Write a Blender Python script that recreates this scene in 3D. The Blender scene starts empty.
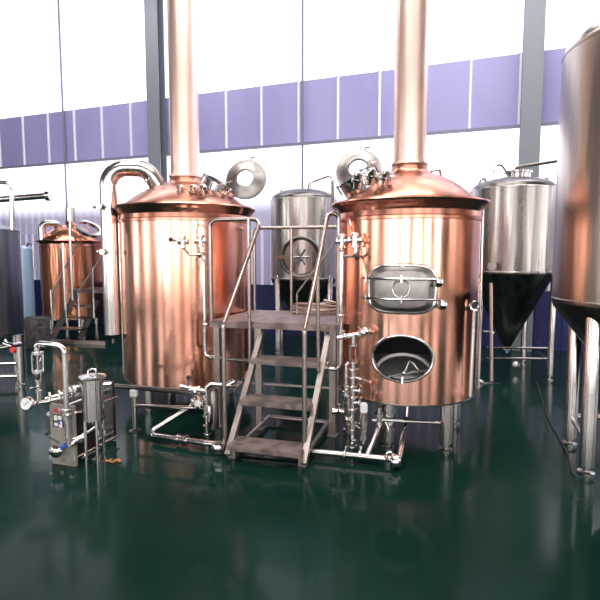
import bpy, bmesh, math, random
from mathutils import Vector as V, Matrix
random.seed(7)
PI = math.pi
col = bpy.context.scene.collection
sc = bpy.context.scene

# ------------------------------------------------------------------ camera
F = 500.0; EYE = 1.6; TH = math.atan(45/500)
cd = bpy.data.cameras.new('camera'); cam = bpy.data.objects.new('camera', cd); col.objects.link(cam)
cam.location = (0, 0, EYE); cam.rotation_euler = (PI/2-TH, 0, 0)
cd.sensor_width = 36; cd.lens = 36*F/600; cd.clip_start = .05
sc.camera = cam
def ray(px, py):
    v = (300-py)/F
    return V(((px-300)/F, math.cos(TH)+v*math.sin(TH), -math.sin(TH)+v*math.cos(TH)))
def at(px, py, Y):
    d = ray(px, py); return V((0, 0, EYE)) + d*(Y/d.y)
def atz(px, py, z):
    d = ray(px, py); return V((0, 0, EYE)) + d*((z-EYE)/d.z)
def surf(c, R, px, py):
    """where the sight line through a pixel meets an upright cylinder"""
    d = ray(px, py); a = d.x**2+d.y**2; b = -(d.x*c[0]+d.y*c[1]); k = c[0]**2+c[1]**2-R*R
    D = b*b-a*k
    t = (-b-math.sqrt(D))/a if D > 0 else -b/a
    p = V((0, 0, EYE))+d*t
    q = V((p.x-c[0], p.y-c[1], 0)); q = q.normalized()*R
    return V((c[0]+q.x, c[1]+q.y, p.z))
def ang(c, p): return math.atan2(p.y-c[1], p.x-c[0])

# ------------------------------------------------------------------ materials
def mat(name, color=(1, 1, 1), metal=0, rough=.5, noise=None, bump=None, rvar=None, emit=None, estr=0, trans=0, ior=1.45, coat=0, spec=.5):
    m = bpy.data.materials.new(name); m.use_nodes = True
    nt = m.node_tree; b = nt.nodes['Principled BSDF']
    b.inputs['Base Color'].default_value = (*color, 1); b.inputs['Metallic'].default_value = metal
    b.inputs['Roughness'].default_value = rough; b.inputs['IOR'].default_value = ior
    b.inputs['Transmission Weight'].default_value = trans; b.inputs['Coat Weight'].default_value = coat
    b.inputs['Specular IOR Level'].default_value = spec
    if emit: b.inputs['Emission Color'].default_value = (*emit, 1); b.inputs['Emission Strength'].default_value = estr
    tc = nt.nodes.new('ShaderNodeTexCoord')
    def tex(scale, detail=4):
        mp = nt.nodes.new('ShaderNodeMapping'); mp.inputs['Scale'].default_value = scale
        nt.links.new(tc.outputs['Object'], mp.inputs['Vector'])
        n = nt.nodes.new('ShaderNodeTexNoise'); n.inputs['Scale'].default_value = 1; n.inputs['Detail'].default_value = detail
        nt.links.new(mp.outputs['Vector'], n.inputs['Vector']); return n
    if noise:
        sc_, c2, lo, hi = noise
        n = tex(sc_); r = nt.nodes.new('ShaderNodeMapRange'); r.inputs['From Min'].default_value = lo; r.inputs['From Max'].default_value = hi
        nt.links.new(n.outputs['Fac'], r.inputs['Value'])
        mx = nt.nodes.new('ShaderNodeMix'); mx.data_type = 'RGBA'
        mx.inputs['A'].default_value = (*color, 1); mx.inputs['B'].default_value = (*c2, 1)
        nt.links.new(r.outputs['Result'], mx.inputs['Factor']); nt.links.new(mx.outputs['Result'], b.inputs['Base Color'])
    if rvar:
        sc_, lo, hi = rvar
        n = tex(sc_); r = nt.nodes.new('ShaderNodeMapRange'); r.inputs['From Min'].default_value = .3; r.inputs['From Max'].default_value = .7
        r.inputs['To Min'].default_value = lo; r.inputs['To Max'].default_value = hi
        nt.links.new(n.outputs['Fac'], r.inputs['Value']); nt.links.new(r.outputs['Result'], b.inputs['Roughness'])
    if bump:
        sc_, st, dist = bump
        n = tex(sc_, 3); bp = nt.nodes.new('ShaderNodeBump'); bp.inputs['Strength'].default_value = st; bp.inputs['Distance'].default_value = dist
        nt.links.new(n.outputs['Fac'], bp.inputs['Height']); nt.links.new(bp.outputs['Normal'], b.inputs['Normal'])
    return m
M = {}
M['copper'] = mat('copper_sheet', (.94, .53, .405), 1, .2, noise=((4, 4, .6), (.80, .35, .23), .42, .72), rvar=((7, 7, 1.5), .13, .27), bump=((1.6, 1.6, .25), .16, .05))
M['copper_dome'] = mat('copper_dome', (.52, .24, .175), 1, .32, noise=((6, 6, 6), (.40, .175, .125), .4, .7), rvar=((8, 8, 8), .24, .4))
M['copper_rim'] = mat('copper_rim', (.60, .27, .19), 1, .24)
M['copper_pale'] = mat('copper_pale', (1, .78, .68), 1, .38, noise=((9, 9, 1.2), (.96, .66, .54), .42, .7))
M['copper_far'] = mat('copper_far', (.75, .34, .21), 1, .2, noise=((7, 7, .5), (.55, .22, .12), .4, .65), bump=((4, 4, .3), .5, .05))
M['steel'] = mat('polished_steel', (.60, .57, .55), 1, .2)
M['chrome'] = mat('bright_steel', (.74, .72, .70), 1, .15)
M['vapour'] = mat('vapour_pipe_steel', (.66, .63, .60), 1, .2)
M['brushed'] = mat('brushed_steel', (.50, .47, .44), 1, .3, noise=((14, 14, .7), (.38, .355, .33), .4, .7), rvar=((14, 14, 1), .2, .4), bump=((3, 3, .3), .4, .04))
M['steel_warm'] = mat('warm_steel', (.42, .37, .32), 1, .27, noise=((10, 10, .6), (.40, .34, .28), .4, .7), bump=((3, 3, .3), .4, .04))
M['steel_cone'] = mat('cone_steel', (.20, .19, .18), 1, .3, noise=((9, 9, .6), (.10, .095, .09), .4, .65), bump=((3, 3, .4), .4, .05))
M['lid_steel'] = mat('lid_steel', (.30, .28, .27), 1, .36, noise=((12, 12, 12), (.22, .2, .19), .4, .7))
M['steel_cool'] = mat('cool_steel', (.30, .33, .37), 1, .3, noise=((9, 9, .6), (.16, .17, .19), .4, .65))
M['rail'] = mat('rail_steel', (.42, .36, .33), 1, .27)
M['steel_dark'] = mat('dark_steel', (.23, .21, .20), 1, .3, noise=((8, 8, 2), (.15, .14, .13), .4, .7))
M['tread'] = mat('scuffed_steel_plate', (.29, .23, .21), .5, .48, noise=((9, 9, 9), (.15, .115, .11), .45, .62), bump=((60, 60, 60), .2, .01))
M['frame'] = mat('painted_frame_steel', (.42, .36, .33), .85, .36, noise=((6, 6, 6), (.30, .25, .23), .4, .7))
M['interior'] = mat('tank_interior', (.05, .045, .045), .4, .55)
M['pale_metal'] = mat('pale_metal', (.85, .83, .82), .3, .35)
M['false_bottom'] = mat('sieve_plate', (.85, .82, .82), .1, .5, noise=((20, 20, 20), (.6, .58, .58), .4, .7))
M['manway_steel'] = mat('manway_steel', (.22, .2, .19), 1, .35)
M['black'] = mat('black_plastic', (.02, .018, .02), 0, .4)
M['white_plastic'] = mat('white_plastic', (.8, .8, .8), 0, .35)
M['grey_plate'] = mat('grey_plate', (.36, .34, .30), .25, .42, noise=((12, 12, 12), (.31, .29, .26), .4, .7))
M['plates'] = mat('plate_pack', (.06, .05, .045), .6, .45)
M['blue_tank'] = mat('pale_blue_tank', (.35, .48, .66), .3, .35)
M['red'] = mat('red_plastic', (.6, .04, .04), 0, .4)
M['blue'] = mat('blue_plastic', (.05, .14, .5), 0, .4)
M['hose'] = mat('brown_hose', (.40, .30, .25), .6, .35)
M['rust'] = mat('dry_scrap', (.45, .20, .07), 0, .8)
M['glass'] = mat('clear_glass', (.95, .97, 1), 0, .02, trans=1, ior=1.12)
M['barrel'] = mat('dull_barrel', (.10, .095, .09), .3, .6, noise=((16, 16, 16), (.05, .05, .05), .45, .6))
M['column'] = mat('column_paint', (.22, .24, .27), .2, .45)
M['floor'] = mat('green_epoxy_floor', (.004, .020, .015), 0, .12, noise=((.7, .7, .7), (.007, .028, .023), .4, .65), rvar=((1.3, 1.3, 1), .05, .22), bump=((4, 4, 4), .12, .012), spec=.09)
M['wall'] = mat('lavender_sheet', (.50, .47, .70), 0, .45, noise=((.5, .5, .2), (.43, .40, .64), .4, .65))
M['wall_upper'] = mat('lavender_sheet_upper', (.36, .34, .60), 0, .5, noise=((.6, .6, .3), (.30, .28, .53), .4, .65))
M['rib'] = mat('pale_rib', (.86, .85, .95), 0, .4)
M['wainscot'] = mat('blue_wainscot', (.006, .011, .10), 0, .4, noise=((1, 1, .3), (.003, .006, .05), .4, .65))
M['beam'] = mat('beam_paint', (.22, .21, .30), .2, .5)
M['ceiling'] = mat('ceiling_sheet', (.10, .09, .09), 0, .7)
M['dark_wall'] = mat('shaded_wall', (.16, .14, .13), 0, .7)
M['screen'] = mat('gauge_face', (.9, .9, .88), 0, .3)
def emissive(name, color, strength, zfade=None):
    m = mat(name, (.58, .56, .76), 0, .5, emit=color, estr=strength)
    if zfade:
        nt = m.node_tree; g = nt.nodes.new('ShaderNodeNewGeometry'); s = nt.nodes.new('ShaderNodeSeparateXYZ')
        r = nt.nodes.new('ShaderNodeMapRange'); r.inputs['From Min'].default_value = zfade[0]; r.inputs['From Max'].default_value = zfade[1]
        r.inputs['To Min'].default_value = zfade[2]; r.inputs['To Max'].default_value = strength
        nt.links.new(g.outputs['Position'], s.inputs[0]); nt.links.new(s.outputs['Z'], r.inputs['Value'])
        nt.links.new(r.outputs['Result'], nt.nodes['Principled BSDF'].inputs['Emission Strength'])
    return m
M['daylight'] = emissive('translucent_daylight_panel', (.97, .97, 1), 1.5, (2.45, 3.05, .0))  # glare falloff below the bright strip is painted into the emission
M['clerestory'] = emissive('translucent_clerestory_panel', (.97, .97, 1), 1.2)  # invented glowing sheet, added to keep the upper wall white
M['window_glow'] = emissive('daylit_window', (1, .96, .93), 5.0)  # glow added on unseen walls for bright streaks in the copper

# ------------------------------------------------------------------ mesh builder
WL = {}
def fillet(pts, r, n=6, closed=False):
    pts = [V(p) for p in pts]; out = []
    N = len(pts)
    for i, p in enumerate(pts):
        if not closed and (i == 0 or i == N-1): out.append(p); continue
        a = pts[i-1]-p; b = pts[(i+1) % N]-p; la, lb = a.length, b.length
        a.normalize(); b.normalize()
        th = a.angle(b, PI)
        if th > PI-.02: out.append(p); continue
        d = min(r/math.tan(th/2), la*.48, lb*.48); rr = d*math.tan(th/2)
        c = p+(a+b).normalized()*(rr/math.sin(th/2))
        s, e = p+a*d-c, p+b*d-c
        tot = s.angle(e, 0)
        ax = s.cross(e)
        if ax.length < 1e-9: out.append(p); continue
        for k in range(n+1): out.append(c+Matrix.Rotation(tot*k/n, 3, ax.normalized()) @ s)
    return out
def basis(d):
    d = V(d).normalized(); u = d.orthogonal().normalized(); return u, d.cross(u), d
class MB:
    def __init__(s): s.bm = bmesh.new()
    def face(s, vs):
        try: return s.bm.faces.new(vs)
        except ValueError: return None
    def box(s, c, size, rz=0, R=None, bevel=0):
        Rm = R if R is not None else Matrix.Rotation(rz, 3, 'Z')
        h = [x/2 for x in size]; vs = []
        for x in (-1, 1):
            for y in (-1, 1):
                for z in (-1, 1): vs.append(s.bm.verts.new(V(c)+Rm @ V((x*h[0], y*h[1], z*h[2]))))
        fs = [s.face([vs[i] for i in f]) for f in ((0, 1, 3, 2), (4, 6, 7, 5), (0, 4, 5, 1), (2, 3, 7, 6), (0, 2, 6, 4), (1, 5, 7, 3))]
        if bevel: bmesh.ops.bevel(s.bm, geom=list({e for f in fs for e in f.edges}), offset=bevel, segments=2, affect='EDGES')
        return s
    def bar(s, a, b, w, t, up=(0, 0, 1)):
        a, b = V(a), V(b); d = (b-a); L = d.length; d.normalize(); sd = d.cross(V(up)).normalized(); u = sd.cross(d)
        return s.box((a+b)/2, (w, L, t), R=Matrix((sd, d, u)).transposed())
    def tube(s, pts, r, seg=10, fr=None, closed=False, radii=None, nf=6):
        pts = fillet(pts, fr, nf, closed) if fr else [V(p) for p in pts]
        N = len(pts); rings = []; u = None
        for i, p in enumerate(pts):
            if closed: t = (pts[(i+1) % N]-pts[i-1])
            else: t = pts[min(i+1, N-1)]-pts[max(i-1, 0)]
            t.normalize()
            u = t.orthogonal().normalized() if u is None else (u-t*u.dot(t)).normalized()
            w = t.cross(u); rr = radii[i] if radii else r
            rings.append([s.bm.verts.new(p+(u*math.cos(2*PI*k/seg)+w*math.sin(2*PI*k/seg))*rr) for k in range(seg)])
        for i in range(N if closed else N-1):
            A, B = rings[i], rings[(i+1) % N]
            off = 0
            if closed and i == N-1:
                off = min(range(seg), key=lambda o: (A[0].co-B[o].co).length)
            for k in range(seg): s.face([A[k], A[(k+1) % seg], B[(k+1+off) % seg], B[(k+off) % seg]])
        if not closed: s.face(list(reversed(rings[0]))); s.face(rings[-1])
        return s
    def cyl(s, a, b, r, r2=None, seg=20):
        return s.tube([a, b], r, seg, radii=[r, r if r2 is None else r2])
    def lathe(s, c, prof, axis=(0, 0, 1), seg=64, cap=True):
        """prof: (radius, height) pairs along the axis"""
        u, w, d = (V((1, 0, 0)), V((0, 1, 0)), V((0, 0, 1))) if tuple(axis) == (0, 0, 1) else basis(axis)
        rings = []
        for r, h in prof:
            o = V(c)+d*h
            if r < 1e-6: rings.append([s.bm.verts.new(o)])
            else: rings.append([s.bm.verts.new(o+(u*math.cos(2*PI*k/seg)+w*math.sin(2*PI*k/seg))*r) for k in range(seg)])
        for A, B in zip(rings, rings[1:]):
            for k in range(seg):
                k2 = (k+1) % seg
                if len(A) == 1 and len(B) == 1: break
                if len(A) == 1: s.face([A[0], B[k2], B[k]])
                elif len(B) == 1: s.face([A[k], A[k2], B[0]])
                else: s.face([A[k], A[k2], B[k2], B[k]])
        if cap:
            if len(rings[0]) > 1: s.face(list(reversed(rings[0])))
            if len(rings[-1]) > 1: s.face(rings[-1])
        return s
    def ball(s, c, r, sc_=(1, 1, 1)):
        bmesh.ops.create_uvsphere(s.bm, u_segments=14, v_segments=9, radius=r, matrix=Matrix.Translation(V(c)) @ Matrix.Diagonal((*sc_, 1)))
        return s
    def build(s, name, m, parent=None, label=None, smooth=True, angle=.6):
        bmesh.ops.recalc_face_normals(s.bm, faces=s.bm.faces) if smooth else None
        me = bpy.data.meshes.new(name)
        o = bpy.data.objects.new(name, me); col.objects.link(o)
        if parent is not None: base = WL[parent.name]; o.parent = parent
        else: base = V((0, 0, 0))
        WL[o.name] = base
        for v in s.bm.verts: v.co -= base
        if smooth:
            for f in s.bm.faces: f.smooth = True
            for e in s.bm.edges:
                if len(e.link_faces) == 2 and e.calc_face_angle(0) > angle: e.smooth = False
        s.bm.to_mesh(me); s.bm.free()
        for mm in (m if isinstance(m, list) else [m]): me.materials.append(M[mm])
        if label: o['label'] = label
        return o
def tag(o, label=None, cat=None, group=None, kind=None):
    if label: o['label'] = label
    if cat: o['category'] = cat
    if group: o['group'] = group
    if kind: o['kind'] = kind
    return o
def thing(name, label, cat, loc, group=None):
    o = bpy.data.objects.new(name, None); col.objects.link(o); o.location = loc; o.empty_display_size = .1
    WL[o.name] = V(loc); return tag(o, label, cat, group)
def solo(mb, name, m, loc, label, cat, group=None):
    """a thing that is one mesh, origin at its base"""
    for v in mb.bm.verts: v.co -= V(loc)
    o = mb.build(name, m); o.location = loc; WL[o.name] = V(loc); return tag(o, label, cat, group)
def struct(mb, name, m, smooth=False): return tag(mb.build(name, m, smooth=smooth), kind='structure')

# ------------------------------------------------------------------ small fittings
def clamp(mb, p, d, r):
    """tri-clamp ferrule: two flanges and the clamp band, with a wing nut"""
    u, w, d = basis(d); p = V(p)
    mb.lathe(p-d*.014, [(r, 0), (r*1.55, .006), (r*1.75, .010), (r*1.75, .018), (r*1.55, .022), (r, .028)], axis=d, seg=18)
    mb.cyl(p+u*r*1.6, p+u*(r*1.6+.03), .006, seg=8); mb.box(p+u*(r*1.6+.03), (.018, .008, .01))
    return mb
def valve(parent, p, d, r, hdir, hl=.09, name='valve', knob=None, m='chrome'):
    """butterfly valve on a pipe: round body between ferrules plus a lever"""
    p = V(p); d = V(d).normalized(); mb = MB()
    mb.cyl(p-d*.035, p+d*.035, r*1.35, seg=18)
    mb.lathe(p-d*.05, [(r, 0), (r*1.8, .004), (r*1.8, .018), (r*1.3, .022)], axis=d, seg=18)
    mb.lathe(p+d*.028, [(r*1.3, 0), (r*1.8, .004), (r*1.8, .018), (r, .022)], axis=d, seg=18)
    h = V(hdir).normalized(); side = d.cross(h)
    side = side.normalized() if side.length > .1 else d.orthogonal().normalized()
    mb.cyl(p, p+side*(r*1.35+.03), .009, seg=8)
    v = mb.build(name, m, parent)
    e = MB(); q = p+side*(r*1.35+.03)
    e.tube([q, q+h*.03, q+h*hl+side*.02], .0065, 8, radii=[.009, .007, .007])
    hd = e.build('handle', m, v)
    if knob: MB().ball(q+h*hl+side*.02, .016).build('knob', knob, v)
    return v

# ------------------------------------------------------------------ setting
YW = math.radians(20); WU = V((math.cos(YW), -math.sin(YW), 0)); WN = V((-math.sin(YW), -math.cos(YW), 0))   # WN faces the hall
W0 = V((4.04, 8.4, 0)); CEIL = 8.2
def wl(s, z, out=0): return W0+WU*s+WN*out+V((0, 0, z))
S0, S1 = -16, 9
struct(MB().box((0, 2, -.05), (44, 36, .1)), 'floor', 'floor')
def sheet(z0, z1, pitch, rw, rd):
    mb = MB(); s = S0
    fl = []
    a = mb.bm.verts.new(wl(s, z0)); b = mb.bm.verts.new(wl(s, z1))
    def nxt(a, b, s, o, mi):
        c = mb.bm.verts.new(wl(s, z0, o)); d = mb.bm.verts.new(wl(s, z1, o)); f = mb.face([a, c, d, b]); f.material_index = mi; return c, d
    while s < S1:
        a, b = nxt(a, b, s+pitch-rw, 0, 0); a, b = nxt(a, b, s+pitch-rw*.8, rd, 1); a, b = nxt(a, b, s+pitch-rw*.2, rd, 1); a, b = nxt(a, b, s+pitch, 0, 1)
        s += pitch
    return mb
struct(sheet(1.0, 2.1, .21, .06, .03), 'wall_back', ['wall', 'rib'])
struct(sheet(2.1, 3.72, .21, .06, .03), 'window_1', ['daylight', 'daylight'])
struct(sheet(3.72, 4.9, .78, .05, .03), 'wall_back_upper', ['wall_upper', 'rib'])
struct(sheet(4.9, CEIL, .78, .07, .04), 'window_2', ['clerestory', 'clerestory'])  # upper wall given an added glow
struct(sheet(0, 1.0, .42, .03, .01), 'wall_back_lower', ['wainscot', 'wainscot'])
mb = MB()
mb.bar(wl(S0, 3.72, .05), wl(S1, 3.72, .05), .06, .05)
struct(mb, 'trim_1', 'beam')
def column(px, n, w=.30):
    # H-section wall column standing just in front of the sheeting
    d = ray(px, 255); k = ((W0+WN*.2)-V((0, 0, 0))).dot(WN)/V((d.x, d.y, 0)).dot(WN); p = V((d.x*k, d.y*k, 0))
    mb = MB()
    for o in (-.11, .11): mb.box(p+WN*o+V((0, 0, CEIL/2)), (w, .02, CEIL-.02), rz=-YW)
    mb.box(p+V((0, 0, CEIL/2)), (.02, .22, CEIL-.02), rz=-YW)
    struct(mb, 'trim_%d' % n, 'column')
column(160, 2); column(525, 3, .30)
for n, px in ((4, 66.5), (5, 302.5)):
    d = ray(px, 200); k = (W0+WN*.06).dot(WN)/V((d.x, d.y, 0)).dot(WN); p = V((d.x*k, d.y*k, 0))
    struct(MB().cyl(p+V((0, 0, 1)), p+V((0, 0, CEIL-.01)), .022, seg=8), 'trim_%d' % n, 'beam', smooth=True)
struct(MB().box((-1, 2.5, CEIL+.05), (44, 37, .1)), 'ceiling', 'ceiling')
# the far side of the hall behind the photographer: shaded wall, tall glowing panels added to streak the copper
struct(MB().box((0, -7.1, CEIL/2), (30, .2, CEIL)), 'wall_front', 'dark_wall')
n = 3
for x, w in ((-9.8, 2.2), (-6.2, 3.0), (-2.3, 2.2), (1.3, 2.4), (4.6, 1.7), (8.4, 2.8)):
    struct(MB().box((x, -6.97, 2.9), (w, .06, 4.6)), 'window_%d' % n, 'window_glow'); n += 1
struct(MB().box((-13, 3, CEIL/2), (.2, 20, CEIL)), 'wall_left', 'dark_wall')
struct(MB().box((-12.87, -2.2, 2.9), (.06, 2.2, 4.4)), 'window_%d' % n, 'window_glow'); n += 1
struct(MB().box((-12.87, 3.2, 2.9), (.06, 1.6, 4.4)), 'window_%d' % n, 'window_glow'); n += 1
struct(MB().box((12.5, -.5, CEIL/2), (.2, 13, CEIL)), 'wall_right', 'dark_wall')
struct(MB().box((12.37, 2.2, 2.9), (.06, 2.4, 4.6)), 'window_%d' % n, 'window_glow'); n += 1
struct(MB().box((12.37, -3.0, 2.9), (.06, 1.6, 4.6)), 'window_%d' % n, 'window_glow')

# ------------------------------------------------------------------ copper brewing vessels
def shell_mesh(c, R, z0, z1, hole=None, nt=240, nz=120):
    mb = MB(); g = []
    def snap(a, z):
        if not hole: return a, z, False
        a0, h0, ra, rz = hole
        da = (a-a0+PI) % (2*PI)-PI
        x, y = da*R/ra, (z-h0)/rz; q = math.hypot(x, y)
        if abs(q-1) < .045 and q > 0: return a0+da/q, h0+(z-h0)/q, False
        return a, z, q < 1
    ins = {}
    for j in range(nz+1):
        row = []
        for i in range(nt):
            a, z, inside = snap(2*PI*i/nt-PI, z0+(z1-z0)*j/nz)
            row.append(mb.bm.verts.new((c[0]+R*math.cos(a), c[1]+R*math.sin(a), z))); ins[row[-1]] = inside
        g.append(row)
    for j in range(nz):
        for i in range(nt):
            q = [g[j][i], g[j][(i+1) % nt], g[j+1][(i+1) % nt], g[j+1][i]]
            if not any(ins[v] for v in q): mb.face(q)
    return mb
def ring_on(c, R, a0, h0, ra, rz, r, p=2.0, n=64, seg=10):
    """a closed tube hugging an upright cylinder; p>2 squares the outline"""
    pts = []
    for k in range(n):
        t = 2*PI*k/n; x = math.copysign(abs(math.cos(t))**(2/p), math.cos(t))*ra; y = math.copysign(abs(math.sin(t))**(2/p), math.sin(t))*rz
        a = a0+x/R; pts.append(V((c[0]+R*math.cos(a), c[1]+R*math.sin(a), h0+y)))
    return MB().tube(pts, r, seg, closed=True)
def patch_on(c, a0, h0, prof, ra, rz, p, n=64):
    """bulging plate: concentric superellipse rings at given (scale, radius)"""
    mb = MB(); rings = []
    for s_, R in prof:
        row = []
        for k in range(n):
            t = 2*PI*k/n; x = math.copysign(abs(math.cos(t))**(2/p), math.cos(t))*ra*s_; y = math.copysign(abs(math.sin(t))**(2/p), math.sin(t))*rz*s_
            a = a0+x/R; row.append(mb.bm.verts.new((c[0]+R*math.cos(a), c[1]+R*math.sin(a), h0+y)))
        rings.append(row)
    for A, B in zip(rings, rings[1:]):
        for k in range(n): mb.face([A[k], A[(k+1) % n], B[(k+1) % n], B[k]])
    mb.face(rings[-1]); return mb
def vessel_top(root, c, R, zs, zr, Rr, hd, rs, stack_top, far=False):  # far: the small kettle at the back, with a steel stack
    """rolled rim, dome and vapour stack"""
    mb = MB(); t = .018
    mb.lathe((c[0], c[1], 0), [(R-.004, zs-.10), (R+.012, zs-.095), (R+.012, zs-.07), (R+.002, zs-.062), (R-.002, zs-.02), (R+.02, zs+.01), (Rr-.02, zr-.035), (Rr, zr-.022), (Rr+.006, zr-.008), (Rr-.004, zr+.006), (Rr-.03, zr+.004), (R-.0, zr+.0), (R-.03, zr+.012), (R-.05, zr)], seg=96, cap=False)
    mb.build('rim', 'copper_rim', root)
    mb = MB(); pr = [(R-.02, zr-.01)]
    rn = rs*1.5
    for k in range(1, 14):
        r = (R-.02)+(rn-(R-.02))*k/13; pr.append((r, zr+hd*(1-(r/(R-.02))**2.4)))
    z1 = pr[-1][1]
    pr += [(rs*1.28, z1+.018), (rs*1.12, z1+.05), (rs*1.06, z1+.09), (rs*1.06, z1+.10)]
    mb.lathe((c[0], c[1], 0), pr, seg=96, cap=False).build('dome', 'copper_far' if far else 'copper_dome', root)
    zt = z1+.09
    mb = MB().lathe((c[0], c[1], 0), [(rs*1.14, zt), (rs*1.14, zt+.02), (rs, zt+.025), (rs, stack_top)], seg=48)
    mb.build('vapour_stack', 'steel' if far else 'copper_pale', root)
    return z1
def dome_fit(root, p, n=(0, 0, 1)):
    n = V(n).normalized(); p = V(p)
    mb = MB(); mb.lathe(p-n*.02, [(.03, 0), (.03, .055), (.046, .057), (.046, .078), (.036, .08), (.036, .115), (.024, .13), (0, .132)], axis=n, seg=18)
    f = mb.build('light_fitting', 'chrome', root)
    MB().cyl(p+n*.06+V((.03, -.01, 0)), p+n*.06+V((.065, -.02, 0)), .006, seg=8).build('wing_nut', 'chrome', f)
def hatch(root, cbase, axis, r, h, lid_c, lid_n, lid_r):
    ax = V(axis).normalized(); cb = V(cbase)
    mb = MB(); mb.lathe(cb, [(r*.94, 0), (r, 0), (r, h), (r*1.09, h+.004), (r*1.09, h+.024), (r*.93, h+.024), (r*.92, h), (r*.92, 0)], axis=ax, seg=40, cap=False)
    m_ = mb.build('manway', 'chrome', root)
    u, w, _ = basis(ax)
    for k in range(3):
        a = 2*PI*k/3+.5; q = cb+ax*(h*.8)+(u*math.cos(a)+w*math.sin(a))*r*1.12
        MB().cyl(q-ax*.04, q+ax*.05, .010, seg=8).ball(q+ax*.05, .016).build('clamp_bolt', 'chrome', m_)
    ln = V(lid_n).normalized(); lc = V(lid_c)
    mb = MB(); R_ = lid_r
    mb.lathe(lc, [(R_*.40, .045), (R_*.44, .052), (R_*.62, .040), (R_*.9, .012), (R_*.98, .012), (R_, 0), (R_*.98, -.012), (R_*.9, -.008), (R_*.6, .018), (R_*.40, .030), (R_*.40, .045)], axis=ln, seg=48, cap=False)
    ld = mb.build('hatch_lid', 'lid_steel', root)
    MB().lathe(lc, [(R_*.42, .036), (R_*.42, .041)], axis=ln, seg=32).build('sight_glass', 'glass', ld)
    e = lc+(cb+ax*h-lc).normalized()*R_*.96
    MB().tube([e+ln*.0, (e+cb+ax*(h+.01))/2+ax*.02, cb+ax*(h+.01)+(e-cb-ax*h).normalized()*r*.98], .014, 8).build('hinge', 'chrome', ld)
    up = V((0, 0, 1)); q = lc+(up-ln*up.dot(ln)).normalized()*R_*.97+V((.05, 0, 0))
    MB().tube([q, q+up*.03, q+up*.035+V((.04, 0, 0))], .008, 8).build('handle', 'chrome', ld)
def leg_round(root, p, ztop, r, m='steel'):
    p = V(p)
    l = MB().cyl(p+V((0, 0, .07)), p+V((0, 0, ztop)), r, seg=24).build('leg', m, root)
    MB().lathe(p, [(r*.95, 0), (r*.95, .012), (r*.5, .02), (r*.5, .05), (r*.8, .052), (r*.8, .075)], seg=20).build('foot', m, l)

# ---- right vessel
RC = (.965, 4.5); RR = .61; RZ0, RZS, RZR = .395, 1.98, 2.045
lt = thing('lauter_tun', 'copper brewing vessel on the right with square hatch above an open oval manway', 'brewing tank', (RC[0], RC[1], 0))
hp = surf(RC, RR, 402, 358.5); HA, HZ = ang(RC, hp), hp.z
HRA = abs(ang(RC, surf(RC, RR, 433, 358))-ang(RC, surf(RC, RR, 372, 358)))*RR/2
HRZ = (surf(RC, RR, 402, 335.5).z-surf(RC, RR, 402, 381.5).z)/2
shell_mesh(RC, RR, RZ0+.012, RZS-.06, (HA, HZ, HRA, HRZ)).build('shell', 'copper', lt)
MB().lathe((RC[0], RC[1], 0), [(RR, RZ0+.012), (RR+.004, RZ0+.006), (RR-.004, RZ0-.002), (RR*.7, RZ0-.03), (.1, RZ0-.07), (0, RZ0-.07)], seg=96).build('bottom', 'steel_dark', lt)
sh = shell_mesh(RC, RR-.03, RZ0+.02, RZS-.06, (HA, HZ, HRA, HRZ), 200, 100).build('inner_wall', 'interior', lt)
fz = HZ-HRZ+.005
MB().lathe((RC[0], RC[1], fz-.02), [(RR-.032, 0), (RR-.032, .012), (0, .012)], seg=64).build('false_bottom', 'false_bottom', lt)
ring_on(RC, RR+.006, HA, HZ, HRA, HRZ, .012, 2.0, 80).build('manway_frame', 'steel', lt)
mb = MB()   # neck of the open manway
rings = []
for R_ in (RR+.012, RR-.05):
    rings.append([mb.bm.verts.new((RC[0]+R_*math.cos(HA+.97*HRA*math.cos(2*PI*k/64)/R_), RC[1]+R_*math.sin(HA+.97*HRA*math.cos(2*PI*k/64)/R_), HZ+.97*HRZ*math.sin(2*PI*k/64))) for k in range(64)])
for k in range(64): mb.face([rings[0][k], rings[0][(k+1) % 64], rings[1][(k+1) % 64], rings[1][k]])
mb.build('manway_neck', 'steel', lt)
# inside: curved sieve edge and the rake arm
hd_ = V((math.cos(HA), math.sin(HA), 0)); hs = V((-math.sin(HA), math.cos(HA), 0))
base = V((RC[0], RC[1], 0))+hd_*(RR-.12)
arc = [base+hs*(.23*math.cos(t))-hd_*(.10+.13*math.sin(t))+V((0, 0, fz+.02+.125*math.sin(t))) for t in [PI*k/24 for k in range(25)]]
MB().tube(arc, .016, 8).build('sieve_ring', 'pale_metal', lt)
p0, p1, pm = at(381, 379, 3.92), at(431, 370, 3.94), at(404, 373, 3.91)
mb = MB().tube([p0, pm, p1], .009, 8); mb.ball(pm, .02)
rk = mb.build('clamp_arm', 'steel', lt)
MB().tube([pm, at(409, 361, 3.95), at(413, 363, 3.95), at(420, 372, 3.95)], .008, 8).build('clamp_handle', 'steel', rk)
MB().cyl(at(402.5, 377, 3.86), at(402, 383.5, 3.85), .008, seg=8).build('clamp_pin', 'chrome', rk)
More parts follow.
